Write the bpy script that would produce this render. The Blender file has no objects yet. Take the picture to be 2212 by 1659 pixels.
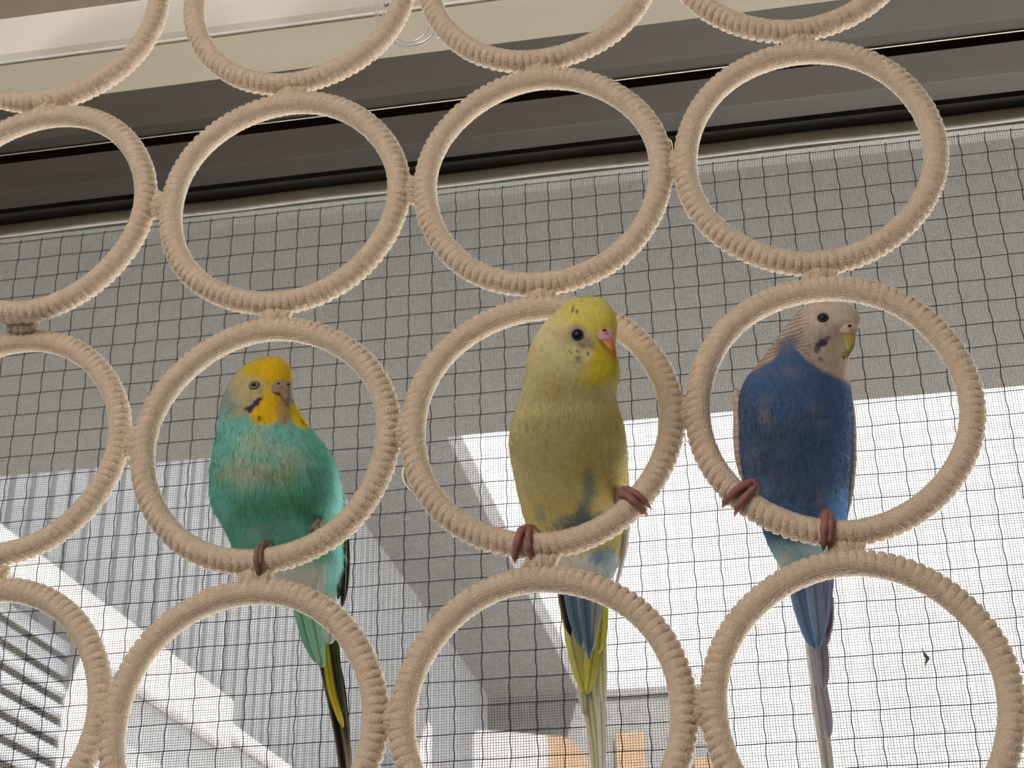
import bpy, bmesh, math, random
import numpy as np
from mathutils import Vector, Matrix
from mathutils.bvhtree import BVHTree
random.seed(7)
rng = np.random.default_rng(7)
S = bpy.context.scene
COL = S.collection

# ------------------------------------------------------------------ camera
CAMP = np.array([0.0, 0.0, 1.5])
FPX = 3266.887
W, H = 2212, 1659
RWC = np.array([[0.984603, 0.174181, -0.014784],
                [-0.09183, 0.443413, -0.891601],
                [-0.148745, 0.87923, 0.45258]])
cam = bpy.data.cameras.new('camera')
cam.sensor_width = 36.0
cam.lens = FPX / W * 36.0
cam.clip_start = 0.02
cam.clip_end = 300
cam.dof.use_dof = True
cam.dof.focus_distance = 0.57
cam.dof.aperture_fstop = 45
co = bpy.data.objects.new('camera', cam)
COL.objects.link(co)
r_, u_, b_ = RWC[0], -RWC[1], -RWC[2]
co.matrix_world = Matrix(((r_[0], u_[0], b_[0], CAMP[0]), (r_[1], u_[1], b_[1], CAMP[1]),
                          (r_[2], u_[2], b_[2], CAMP[2]), (0, 0, 0, 1)))
S.camera = co

# ------------------------------------------------------------------ sky, light, exposure
wd = bpy.data.worlds.new('overcast_sky')
S.world = wd
wd.use_nodes = True
bg = wd.node_tree.nodes['Background']
bg.inputs[0].default_value = (0.96, 0.98, 1.0, 1)
bg.inputs[1].default_value = 2.7
S.view_settings.view_transform = 'Standard'
S.view_settings.look = 'None'
S.view_settings.gamma = 1
S.view_settings.use_curve_mapping = False
S.view_settings.exposure = 0.0
ld = bpy.data.lights.new('room_fill', 'AREA')  # unseen soft fill added to light rings and birds from indoors
ld.shape = 'DISK'
ld.size = 1.0
ld.energy = 12.5
ld.color = (1.0, 0.93, 0.84)
lo = bpy.data.objects.new('room_fill', ld)
COL.objects.link(lo)
lo.location = (-0.50, -0.65, 2.28)
tgt = Vector((-0.1, 0.47, 1.75))
lo.rotation_euler = (tgt - lo.location).to_track_quat('-Z', 'Y').to_euler()

sd = bpy.data.lights.new('sun', 'SUN')
sd.energy = 34.0
sd.angle = math.radians(1.0)
sd.color = (1.0, 0.96, 0.90)
so = bpy.data.objects.new('sun', sd)
COL.objects.link(so)
so.location = (3, -6, 10)
so.rotation_euler = Vector((-0.25, 0.50, -0.83)).to_track_quat('-Z', 'Y').to_euler()

# ------------------------------------------------------------------ helpers
def mat(name, base=(0.8, 0.8, 0.8), rough=0.6, metal=0.0, noise=0.0, nscale=200.0, bump=0.0, bscale=400.0,
        trans=0.0, sheen=0.0, attr=None, spec=0.4, stretch=(1, 1, 1)):
    m = bpy.data.materials.new(name)
    m.use_nodes = True
    nt = m.node_tree
    N, L = nt.nodes, nt.links
    out = N['Material Output']
    p = N['Principled BSDF']
    p.inputs['Roughness'].default_value = rough
    p.inputs['Metallic'].default_value = metal
    p.inputs['Specular IOR Level'].default_value = spec
    if sheen:
        p.inputs['Sheen Weight'].default_value = sheen
        p.inputs['Sheen Roughness'].default_value = 0.4
    col = None
    if attr:
        a = N.new('ShaderNodeAttribute')
        a.attribute_name = attr
        col = a.outputs['Color']
    if noise or bump:
        tc = N.new('ShaderNodeTexCoord')
        mp = N.new('ShaderNodeMapping')
        mp.inputs['Scale'].default_value = stretch
        L.new(tc.outputs['Object'], mp.inputs['Vector'])
    if noise:
        nz = N.new('ShaderNodeTexNoise')
        nz.inputs['Scale'].default_value = nscale
        nz.inputs['Detail'].default_value = 5
        L.new(mp.outputs['Vector'], nz.inputs['Vector'])
        rp = N.new('ShaderNodeMapRange')
        rp.inputs['From Min'].default_value = 0.3
        rp.inputs['From Max'].default_value = 0.7
        rp.inputs['To Min'].default_value = 1 - noise
        rp.inputs['To Max'].default_value = 1 + noise * 0.5
        L.new(nz.outputs['Fac'], rp.inputs['Value'])
        vm = N.new('ShaderNodeVectorMath')
        vm.operation = 'SCALE'
        if col is None:
            vm.inputs[0].default_value = base[:3]
        else:
            L.new(col, vm.inputs[0])
        L.new(rp.outputs['Result'], vm.inputs['Scale'])
        col = vm.outputs['Vector']
    if col is None:
        p.inputs['Base Color'].default_value = (*base[:3], 1)
    else:
        L.new(col, p.inputs['Base Color'])
    if bump:
        nb = N.new('ShaderNodeTexNoise')
        nb.inputs['Scale'].default_value = bscale
        nb.inputs['Detail'].default_value = 4
        L.new(mp.outputs['Vector'], nb.inputs['Vector'])
        bp = N.new('ShaderNodeBump')
        bp.inputs['Strength'].default_value = bump
        bp.inputs['Distance'].default_value = 0.0006
        L.new(nb.outputs['Fac'], bp.inputs['Height'])
        L.new(bp.outputs['Normal'], p.inputs['Normal'])
    if trans:
        t = N.new('ShaderNodeBsdfTranslucent')
        if col is None:
            t.inputs['Color'].default_value = (*base[:3], 1)
        else:
            L.new(col, t.inputs['Color'])
        mx = N.new('ShaderNodeMixShader')
        mx.inputs[0].default_value = trans
        L.new(p.outputs[0], mx.inputs[1])
        L.new(t.outputs[0], mx.inputs[2])
        L.new(mx.outputs[0], out.inputs['Surface'])
    return m


def tag(o, label=None, cat=None, group=None, kind=None):
    if label: o['label'] = label
    if cat: o['category'] = cat
    if group: o['group'] = group
    if kind: o['kind'] = kind
    return o


def empty(name, loc=(0, 0, 0)):
    o = bpy.data.objects.new(name, None)
    o.empty_display_size = 0.01
    o.location = loc
    COL.objects.link(o)
    return o


def link(name, me, material, parent=None):
    o = bpy.data.objects.new(name, me)
    if material and not me.materials:
        me.materials.append(material)
    COL.objects.link(o)
    if parent:
        o.parent = parent
        o.matrix_parent_inverse = Matrix.Translation(-parent.location)
    return o


def mesh(name, verts, faces, material, parent=None, smooth=True):
    me = bpy.data.meshes.new(name)
    me.from_pydata([tuple(map(float, v)) for v in verts], [], [tuple(f) for f in faces])
    if smooth:
        me.polygons.foreach_set('use_smooth', [True] * len(me.polygons))
    me.update()
    return link(name, me, material, parent)


def boxes(name, lst, material, parent=None, bevel=0.0):
    """lst of (x0,x1,y0,y1,z0,z1) in world metres"""
    bm = bmesh.new()
    for x0, x1, y0, y1, z0, z1 in lst:
        g = bmesh.ops.create_cube(bm, size=1.0)
        for v in g['verts']:
            v.co = Vector(((x0 + x1) / 2 + v.co.x * (x1 - x0), (y0 + y1) / 2 + v.co.y * (y1 - y0), (z0 + z1) / 2 + v.co.z * (z1 - z0)))
    if bevel:
        bmesh.ops.bevel(bm, geom=bm.edges[:], offset=bevel, segments=2, affect='EDGES', profile=0.5)
    me = bpy.data.meshes.new(name)
    bm.to_mesh(me)
    bm.free()
    return link(name, me, material, parent)


def prism(name, poly, x0, x1, material, parent=None):
    """profile poly of (y,z) extruded along x"""
    n = len(poly)
    V = [(x0, y, z) for y, z in poly] + [(x1, y, z) for y, z in poly]
    F = [tuple(range(n))[::-1], tuple(range(n, 2 * n))] + [(i, (i + 1) % n, n + (i + 1) % n, n + i) for i in range(n)]
    o = mesh(name, V, F, material, parent, smooth=False)
    bm = bmesh.new(); bm.from_mesh(o.data); bmesh.ops.recalc_face_normals(bm, faces=bm.faces[:]); bm.to_mesh(o.data); bm.free()
    return o


def tube_data(P, R, n=8, cap=True):
    """tube along points P (k,3) with radii R"""
    P = np.asarray(P, float); k = len(P); R = np.broadcast_to(np.asarray(R, float), (k,))
    T = np.gradient(P, axis=0); T /= np.linalg.norm(T, axis=1)[:, None] + 1e-12
    a = np.array([0.31, 0.52, 0.79]); 
    if abs(a @ T[0]) > .9: a = np.array([1., 0, 0])
    nrm = np.cross(T[0], a); nrm /= np.linalg.norm(nrm)
    V = []
    for i in range(k):
        nrm = nrm - T[i] * (nrm @ T[i]); nrm /= np.linalg.norm(nrm)
        bn = np.cross(T[i], nrm)
        for j in range(n):
            t = 2 * math.pi * j / n
            V.append(P[i] + R[i] * (math.cos(t) * nrm + math.sin(t) * bn))
    F = []
    for i in range(k - 1):
        for j in range(n):
            F.append((i * n + j, i * n + (j + 1) % n, (i + 1) * n + (j + 1) % n, (i + 1) * n + j))
    if cap:
        F.append(tuple(range(n))[::-1]); F.append(tuple(range((k - 1) * n, k * n)))
    return V, F


def join(parts):
    V, F = [], []
    for v, f in parts:
        o = len(V); V += list(v); F += [tuple(i + o for i in q) for q in f]
    return V, F


def smooth_path(P, k):
    P = np.asarray(P, float); t = np.arange(len(P)); tt = np.linspace(0, len(P) - 1, k)
    return np.stack([pchip(t, P[:, i], tt) for i in range(P.shape[1])], 1)


def pchip(x, y, xx):
    x = np.asarray(x, float); y = np.asarray(y, float); xx = np.asarray(xx, float)
    h = np.diff(x); d = np.diff(y) / h; n = len(x)
    m = np.zeros(n)
    for i in range(1, n - 1):
        m[i] = (d[i - 1] * h[i] + d[i] * h[i - 1]) / (h[i - 1] + h[i])
    m[0] = d[0]; m[-1] = d[-1]
    i = np.clip(np.searchsorted(x, xx) - 1, 0, n - 2)
    t = (xx - x[i]) / h[i]
    return ((2 * t**3 - 3 * t**2 + 1) * y[i] + (t**3 - 2 * t**2 + t) * h[i] * m[i] + (-2 * t**3 + 3 * t**2) * y[i + 1] + (t**3 - t**2) * h[i] * m[i + 1])


def ray(px, py):
    d = RWC.T @ np.array([(px - W / 2) / FPX, (py - H / 2) / FPX, 1.0])
    return d


# ring plane: origin, axes (right, normal away from camera, up)
RO = CAMP + np.array([-0.070066, 0.471732, 0.225921])
RX = np.array([0.999667, 0.010378, -0.023631])
RN = np.array([-0.009639, 0.999467, 0.031178])
RU = np.array([0.023942, -0.03094, 0.999234])
RD = 0.100 * 1.00441          # outer diameter of a ring
RS, RSZ = 0.100, 0.100 * 1.013053


def unp(px, py, d=0.0):
    """point of the place seen at a photo pixel, d metres behind the plane of the rings"""
    q = ray(px, py)
    o = RO + RN * d
    t = ((o - CAMP) @ RN) / (q @ RN)
    return CAMP + q * t


def sstep(a, b, x):
    t = np.clip((x - a) / (b - a + 1e-9), 0, 1)
    return t * t * (3 - 2 * t)


# ------------------------------------------------------------------ materials
M = {}
M['wall'] = mat('painted_wall', (0.74, 0.70, 0.62), 0.9, noise=0.05, nscale=6)
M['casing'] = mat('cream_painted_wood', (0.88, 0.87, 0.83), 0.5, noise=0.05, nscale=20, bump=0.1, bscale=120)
M['casing_shaded'] = mat('casing_shaded', (0.48, 0.435, 0.34), 0.6, noise=0.08, nscale=40, stretch=(.3, 1, 1), bump=.15, bscale=120)  # darker copy of the casing, shading painted in for its underside
M['brown_wall'] = mat('brown_wallpaper', (0.33, 0.27, 0.21), 0.85, noise=0.1, nscale=30)
M['bronze'] = mat('dark_bronze_aluminium', (0.030, 0.024, 0.016), 0.5, spec=0.2, metal=0.0, noise=0.22, nscale=60, stretch=(0.25, 1, 1))
M['bronze_olive'] = mat('olive_aluminium', (0.052, 0.043, 0.026), 0.5, spec=0.2, metal=0.0, noise=0.2, nscale=60, stretch=(0.25, 1, 1))
M['bronze_brown'] = mat('brown_aluminium', (0.040, 0.028, 0.017), 0.55, spec=0.2, metal=0.0, noise=0.25, nscale=50, stretch=(0.2, 1, 1))
M['black'] = mat('black_channel', (0.012, 0.012, 0.012), 0.7)
M['rail'] = mat('grey_green_aluminium', (0.10, 0.104, 0.09), 0.5, metal=0.1, noise=0.15, nscale=30)
M['spline'] = mat('pale_screen_spline', (0.50, 0.48, 0.42), 0.6, noise=0.15, nscale=120)
M['lip'] = mat('bare_aluminium_edge', (0.5, 0.48, 0.42), 0.35, metal=0.5)
M['thread'] = mat('black_nylon_thread', (0.035, 0.03, 0.045), 0.7)
M['fine'] = mat('grey_screen_mesh', (0.52, 0.515, 0.50), 0.8, trans=0.55)
M['lint'] = mat('white_lint', (0.8, 0.8, 0.79), 0.9, trans=0.5)
M['ring'] = mat('beige_chenille_cord', (0.78, 0.63, 0.505), 0.95, noise=0.12, nscale=420, bump=0.8, bscale=1400, trans=0.05, sheen=0.5, spec=0.05)
M['pile'] = mat('rim_lit_chenille_pile', (0.95, 0.91, 0.80), 0.9, trans=0.82, spec=0.05)  # fibres whitened beyond the cord's beige to paint in the rim glow
M['stitch'] = mat('tan_stitching_cord', (0.78, 0.60, 0.43), 0.95, noise=0.15, nscale=500, bump=0.7, bscale=1500, trans=0.1, spec=0.05)
M['soffit'] = mat('grey_eave_board', (0.080, 0.080, 0.077), 0.85, noise=0.08, nscale=9)
M['siding'] = mat('pale_grey_siding', (0.165, 0.174, 0.192), 0.7, noise=0.05, nscale=5)
M['white_out'] = mat('white_painted_board', (0.30, 0.295, 0.30), 0.6, noise=0.04, nscale=5)
M['slat'] = mat('white_blue_slat', (0.16, 0.175, 0.205), 0.5)
M['dark_gap'] = mat('dark_backing', (0.03, 0.028, 0.024), 0.9)
M['grey_block'] = mat('speckled_grey_render', (0.070, 0.070, 0.072), 0.9, noise=0.25, nscale=14)
M['tan'] = mat('tan_render', (0.125, 0.070, 0.034), 0.85, noise=0.06, nscale=6)
M['ground'] = mat('pale_concrete_ground', (0.74, 0.72, 0.69), 0.95, noise=0.1, nscale=3)
M['feather'] = mat('plumage', attr='plumage', rough=0.85, noise=0.10, nscale=900, bump=0.5, bscale=700, trans=0.06, sheen=0.25, spec=0.1, stretch=(1, 1, 0.3))
M['down'] = mat('down', attr='plumage', rough=0.8, trans=0.5, spec=0.1)
M['blade'] = mat('tail_plumage', attr='plumage', rough=0.7, noise=0.12, nscale=1200, trans=0.22, spec=0.2, stretch=(1, 1, 0.12))
M['eye'] = mat('black_eye', (0.008, 0.008, 0.02), 0.38, spec=0.4)
M['skin'] = mat('pink_foot_skin', (0.33, 0.15, 0.13), 0.6, noise=0.2, nscale=900, bump=0.5, bscale=1200)
M['skin_grey'] = mat('grey_foot_skin', (0.24, 0.15, 0.13), 0.6, noise=0.2, nscale=900, bump=0.5, bscale=1200)
M['claw'] = mat('brown_claw', (0.20, 0.09, 0.07), 0.4)
M['pink_claw'] = mat('pink_claw', (0.62, 0.26, 0.24), 0.4, trans=0.4)
def clear_mat():
    m = bpy.data.materials.new('clear_plastic'); m.use_nodes = True
    p = m.node_tree.nodes['Principled BSDF']
    p.inputs['Base Color'].default_value = (0.97, 0.97, 1, 1)
    p.inputs['Transmission Weight'].default_value = 1.0
    p.inputs['Roughness'].default_value = 0.06
    p.inputs['IOR'].default_value = 1.46
    return m
M['clear'] = clear_mat()

# ------------------------------------------------------------------ the room
CZ = 1.5
YI, YO = 0.5555, 0.756                      # inner and outer face of the window wall
WX0, WX1 = -1.15, 0.80                     # window opening
WZ0, WZ1 = 0.80, CZ + 0.46
RXA, RXB, RYA = -1.75, 1.45, -2.5
def struct(o): o['kind'] = 'structure'; return o
struct(boxes('floor', [(RXA, RXB, RYA, YI, -0.12, 0)], mat('wood_floor', (0.36, 0.24, 0.15), 0.5, noise=0.2, nscale=4, stretch=(1, 8, 1))))
struct(boxes('ceiling', [(RXA, RXB, RYA, YI, 2.42, 2.52)], M['wall']))
struct(boxes('wall_left', [(RXA - 0.1, RXA, RYA, YO, -0.12, 2.52)], M['wall']))
struct(boxes('wall_right', [(RXB, RXB + 0.1, RYA, YO, -0.12, 2.52)], M['wall']))
struct(boxes('wall_back', [(RXA - 0.1, RXB + 0.1, RYA - 0.1, RYA, -0.12, 2.52)], M['wall']))
struct(boxes('wall_front', [(RXA, WX0, YI, YO, -0.12, 2.52), (WX1, RXB, YI, YO, -0.12, 2.52), (WX0, WX1, YI, YO, -0.12, WZ0),
                            (WX0, WX1, YI, YO, CZ + 0.555, 2.52)], M['brown_wall']))

# window head profile: depth y from the camera, height z over the camera
win = struct(empty('window_1', (0, 0.62, CZ + 0.47)))
KW = 13 / 11
def pz(poly): return [(y * KW, CZ + z * KW) for y, z in poly]
# casing board: white front face, underside with its shade put into the colour
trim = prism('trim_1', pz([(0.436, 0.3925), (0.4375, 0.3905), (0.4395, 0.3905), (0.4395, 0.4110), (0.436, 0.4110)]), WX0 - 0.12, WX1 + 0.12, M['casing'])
struct(prism('trim_3', pz([(0.4396, 0.3898), (0.4660, 0.3915), (0.4660, 0.4110), (0.4396, 0.4110)]), WX0 - 0.12, WX1 + 0.12, M['casing_shaded']))
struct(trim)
struct(prism('trim_2', pz([(0.4655, 0.4115), (0.4655, 0.475), (0.4700, 0.475), (0.4700, 0.4115)]), WX0 - 0.12, WX1 + 0.12, M['brown_wall']))
prism('olive_track', pz([(0.4665, 0.3925), (0.4950, 0.3955), (0.4950, 0.400), (0.4665, 0.44)]), WX0, WX1, M['bronze_olive'], win)
prism('brown_track', pz([(0.4953, 0.3968), (0.5045, 0.3975), (0.5045, 0.43), (0.4953, 0.43)]), WX0, WX1, M['bronze'], win)
prism('track_lip', pz([(0.5047, 0.3976), (0.5053, 0.3976), (0.5093, 0.4000), (0.5093, 0.43), (0.5047, 0.43)]), WX0, WX1, M['bronze_olive'], win)
prism('metal_edge', pz([(0.5048, 0.3970), (0.5053, 0.3970), (0.5053, 0.3976), (0.5048, 0.3976)]), WX0, WX1, M['lip'], win)
prism('channel', pz([(0.5095, 0.428), (0.5230, 0.428), (0.5230, 0.45), (0.5095, 0.45)]), WX0, WX1, M['black'], win)
prism('outer_track', pz([(0.5190, 0.4030), (0.5430, 0.4052), (0.5430, 0.45), (0.5190, 0.45)]), WX0, WX1, M['bronze_brown'], win)
prism('track_bead', pz([(0.5433, 0.4060), (0.5441, 0.4060), (0.5441, 0.4085), (0.5433, 0.4085)]), WX0, WX1, M['lip'], win)
prism('frame_head', pz([(0.5445, 0.4085), (0.5640, 0.4110), (0.5640, 0.45), (0.5445, 0.45)]), WX0, WX1, M['bronze'], win)
boxes('outer_head', [(WX0, WX1, 0.71, YO, CZ + 0.545, CZ + 0.56)], M['bronze'], win)
boxes('head_filler', [(WX0, WX1, YI + 0.001, YO, CZ + 0.545, CZ + 0.556)], M['bronze'], win)
for nm, x0, x1 in (('jamb', WX0, WX0 + 0.03), ('jamb', WX1 - 0.03, WX1)):
    boxes(nm, [(x0, x1, YI, YO - 0.02, WZ0, CZ + 0.46)], M['bronze'], win)
boxes('sill', [(WX0, WX1, YI - 0.03, YO + 0.03, WZ0, WZ0 + 0.03)], M['bronze'], win)

# ------------------------------------------------------------------ insect screen
PIT = 0.013
ZR = 0.972743
NO = CAMP + np.array([0.029984, 0.583726, 0.19046]) * (13 / 11)
screen = empty('insect_screen', (-0.2, NO[1], WZ0 + 0.03))
tag(screen, 'grey insect screen with a wide grid of black threads filling the window', 'screen')
NX0, NX1 = -0.78, 0.48
NZ0, NZ1 = WZ0 + 0.06, CZ + 0.4816
ny = NO[1]
prism('top_rail', [(ny + q * KW, CZ + z * KW) for q, z in ((-0.0105, 0.4148), (-0.0105, 0.4300), (0.012, 0.4300), (0.012, 0.4085), (0.002, 0.4085), (-0.001, 0.4140))], NX0, NX1, M['rail'], screen)
# pale spline cord that holds the mesh in the rail
p_ = np.stack([np.linspace(NX0 + 0.005, NX1 - 0.005, 90), np.full(90, ny - 0.003), CZ + 0.4105 * KW + 0.0004 * np.sin(np.linspace(0, 60, 90))], 1)
mesh('spline_cord', *tube_data(p_, 0.0038, 8), M['spline'], screen)
boxes('bottom_rail', [(NX0, NX1, ny - 0.012, ny + 0.012, WZ0 + 0.03, NZ0)], M['rail'], screen, 0.002)
boxes('stile', [(NX0, NX0 + 0.03, ny - 0.0115, ny + 0.0115, NZ0, NZ1)], M['rail'], screen, 0.002)
boxes('stile', [(NX1 - 0.03, NX1, ny - 0.0115, ny + 0.0115, NZ0, NZ1)], M['rail'], screen, 0.002)
# coarse black threads
i0, i1 = math.ceil((NX0 + 0.03 - NO[0]) / PIT), math.floor((NX1 - 0.03 - NO[0]) / PIT)
j0, j1 = math.ceil((NZ0 - NO[2]) / (PIT * ZR)), math.floor((NZ1 - NO[2]) / (PIT * ZR))
RT = 0.00029
for i in range(i0, i1 + 1):
    zz = np.arange(NZ0, NZ1, PIT * ZR / 4)
    ph = (zz - NO[2]) / (PIT * ZR)
    xx = NO[0] + i * PIT + 0.00030 * np.sin(2 * np.pi * ph + 0.6) + 0.00012 * np.sin(1.7 * ph + i * 1.3) + 0.0003 * math.sin(i * 5.1)
    V, F = tube_data(np.stack([xx, np.full_like(zz, ny), zz], 1), RT, 5)
    mesh('thread', V, F, M['thread'], screen)
for j in range(j0, j1 + 1):
    xx = np.arange(NX0 + 0.03, NX1 - 0.03, PIT / 2)
    zz = NO[2] + j * PIT * ZR + 0.00012 * np.sin(2 * np.pi * (xx - NO[0]) / PIT * 0.37 + j) + 0.0002 * math.sin(j * 3.7)
    V, F = tube_data(np.stack([xx, np.full_like(xx, ny - 0.0002), zz], 1), RT, 5)
    mesh('thread', V, F, M['thread'], screen)
# the fine weave between them
V, F = [], []
def bar(a, b, w):
    o = len(V); a = np.array(a); b = np.array(b)
    t = (b - a) / np.linalg.norm(b - a); s = np.cross(t, (0, 1, 0)) * w; n = np.array((0, w, 0))
    for q in (a, b):
        for k in (s, n, -s, -n): V.append(q + k)
    for k in range(4): F.append((o + k, o + (k + 1) % 4, o + 4 + (k + 1) % 4, o + 4 + k))
fw = 0.00017
for i in range(i0 * 10, i1 * 10 + 1):
    if i % 10 == 0: continue
    x = NO[0] + i * PIT / 10 + random.uniform(-4e-5, 4e-5)
    bar((x, ny + 0.0001, NZ0), (x + random.uniform(-6e-5, 6e-5), ny + 0.0001, NZ1), fw * random.uniform(0.85, 1.15))
for j in range(j0 * 10, j1 * 10 + 1):
    if j % 10 == 0: continue
    z = NO[2] + j * PIT * ZR / 10 + random.uniform(-4e-5, 4e-5)
    bar((NX0 + 0.03, ny + 0.0003, z), (NX1 - 0.03, ny + 0.0003, z), fw * random.uniform(0.85, 1.15))
tag(mesh('fine_mesh', V, F, M['fine'], screen, smooth=False), kind='stuff')
# lint and dust caught in the weave
L_ = []
def net_pt(px, py):
    q = ray(px, py); t = (ny - 0.0006 - CAMP[1]) / q[1]
    return CAMP + q * t
spots = [(random.uniform(320, 1450), random.uniform(690, 960)) for _ in range(190)] + [(random.uniform(1520, 2160), random.uniform(640, 850)) for _ in range(130)] + \
        [(random.uniform(950, 1100), random.uniform(980, 1230)) for _ in range(40)] + [(random.uniform(650, 860), random.uniform(1000, 1650)) for _ in range(30)] + \
        [(random.uniform(0, 2200), random.uniform(480, 1000)) for _ in range(70)]
for px, py in spots:
    c = net_pt(px, py)
    if random.random() < 0.35:
        r = random.uniform(0.00025, 0.0006)
        k = 3; P = [c + np.array([random.uniform(-r, r), 0, random.uniform(-r, r)]) for _ in range(k)]
        L_.append(tube_data(P, [r * .5, r * .9, r * .4], 5))
    else:
        a = random.uniform(0, 6.28); l = random.uniform(0.0008, 0.0026); P = [c]
        for _ in range(7):
            a += random.uniform(-0.9, 0.9); P.append(P[-1] + np.array([math.cos(a), random.uniform(-.3, .3), math.sin(a)]) * l / 7 * 2)
        L_.append(tube_data(P, 0.00007, 4))
V, F = join(L_)
tag(mesh('lint', V, F, M['lint'], screen), kind='stuff')
# scrap of feather caught at lower right
c = [net_pt(1992, 1402), net_pt(1997, 1412), net_pt(2003, 1424), net_pt(2000, 1432), net_pt(1999, 1441)]
V, F = join([tube_data(c, [0.0002, 0.0006, 0.0008, 0.0004, 0.0001], 6), tube_data([net_pt(1996, 1411), net_pt(2005, 1420), net_pt(2006, 1427)], [0.0003, 0.0006, 0.0003], 5)])
tag(mesh('debris', V, F, mat('brown_scrap', (0.22, 0.18, 0.16), 0.9)), 'tiny brown scrap stuck to the insect screen at lower right', 'debris')

# ------------------------------------------------------------------ outdoors
struct(boxes('ground', [(-60, 60, YO + 0.02, 110, -3.3, -3.0)], M['ground']))
EZ = CZ + 0.70
eave = struct(empty('roof_eave', (0, 1.0, EZ)))
boxes('soffit_board', [(-4.0, 3.5, YO + 0.001, 1.455, EZ, EZ + 0.02)], M['soffit'], eave)
boxes('fascia', [(-4.0, 3.5, 1.455, 1.4722, EZ, EZ + 0.16)], M['soffit'], eave)
struct(boxes('wall_outer', [(-4.0, RXA - 0.1, YO - 0.1, YO, -3.0, EZ + 0.3), (RXB + 0.1, 3.5, YO - 0.1, YO, -3.0, EZ + 0.3), (RXA - 0.1, RXB + 0.1, YO - 0.1, YO, -3.0, -0.12),
                            (RXA - 0.1, RXB + 0.1, YO - 0.1, YO, 2.52, EZ + 0.3)], M['soffit']))

# neighbour's house: a long wall running away from the window
NXW = -2.5; NE = CZ + 3.67; NEX = -1.69; NYA, NYB = 2.6, 13.28
nb = tag(empty('house', (NXW, 8, -3)), 'neighbouring house with a pale ribbed grey wall running away at left', 'house')
V, F = [], []
y = NYA; prof = []
while y + 0.14 < NYB:
    prof += [(y, 0), (y + 0.096, 0), (y + 0.104, -0.022), (y + 0.130, -0.022), (y + 0.138, 0)]
    y += 0.143
for yy, dx in prof:
    V += [(NXW + dx, yy, -3.0), (NXW + dx, yy, NE)]
for k in range(len(prof) - 1):
    F.append((2 * k, 2 * k + 1, 2 * k + 3, 2 * k + 2))
mesh('ribbed_siding', V, F, M['siding'], nb, smooth=False)
boxes('wall_core', [(NXW - 5, NXW - 0.04, NYA, NYB, -3.0, NE)], M['dark_gap'], nb)
boxes('eave_soffit', [(NXW - 0.04, NEX, NYA - 0.5, NYB, NE, NE + 0.05)], M['grey_block'], nb)
boxes('eave_fascia', [(NEX - 0.02, NEX, NYA - 0.5, NYB, NE + 0.05, NE + 0.2)], M['grey_block'], nb)
# low lean-to with a white fascia on that wall
lt = tag(empty('lean_to', (NXW + 0.1, 5, -3)), 'white lean-to with slatted shutter along the foot of the ribbed wall', 'lean-to')
LX = -2.30
boxes('fascia_board', [(LX - 0.02, LX + 0.03, 2.8, 4.80, CZ + 1.612, CZ + 1.742)], M['white_out'], lt, 0.01)
boxes('fascia_board', [(LX - 0.02, LX + 0.03, 4.81, 6.12, CZ + 1.535, CZ + 1.750)], M['white_out'], lt, 0.01)
boxes('gutter_edge', [(LX - 0.02, LX + 0.02, 6.13, 11.0, CZ + 1.60, CZ + 1.66)], M['white_out'], lt, 0.01)
boxes('pale_panel', [(NXW + 0.01, LX - 0.03, 4.80, 11.0, -3.0, CZ + 1.60)], mat('pale_blue_grey_panel', (0.18, 0.19, 0.205), 0.6, noise=0.05, nscale=2), lt)
boxes('shutter_post', [(LX - 0.06, LX + 0.01, 4.69, 4.79, -3.0, CZ + 1.605)], M['white_out'], lt, 0.006)
boxes('shutter_backing', [(NXW + 0.01, NXW + 0.03, 2.8, 4.79, -3.0, CZ + 1.605)], M['dark_gap'], lt)
for k in range(20):
    z = CZ + 1.545 - 0.071 * k
    V = [(LX - 0.075, 2.85, z + 0.026), (LX - 0.06, 2.85, z - 0.012), (LX - 0.040, 2.85, z - 0.022), (LX - 0.030, 2.85, z - 0.012), (LX - 0.034, 2.85, z + 0.020)]
    n = len(V); V += [(a, 4.67, c) for a, b, c in V]
    mesh('slat', V, [tuple(range(n)), tuple(range(n, 2 * n))[::-1]] + [(i, n + i, n + (i + 1) % n, (i + 1) % n) for i in range(n)], M['slat'], lt, smooth=False)
# far grey block closing the yard
fb = tag(empty('building', (-1.0, 13.5, -3)), 'far flat-topped grey building straight behind the yellow budgie tail', 'building')
boxes('wall', [(-2.56, -0.48, 13.32, 17, -3.0, CZ + 3.62)], M['grey_block'], fb)
boxes('coping', [(-2.58, -0.46, 13.295, 17, CZ + 3.62, CZ + 3.685)], M['grey_block'], fb)
boxes('tan_panel', [(-1.38, -1.12, 13.26, 13.315, CZ + 2.95, CZ + 3.28)], M['tan'], fb, 0.01)
boxes('tan_pier', [(-0.70, -0.50, 13.24, 13.315, -3.0, CZ + 3.02)], M['tan'], fb, 0.01)
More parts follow.
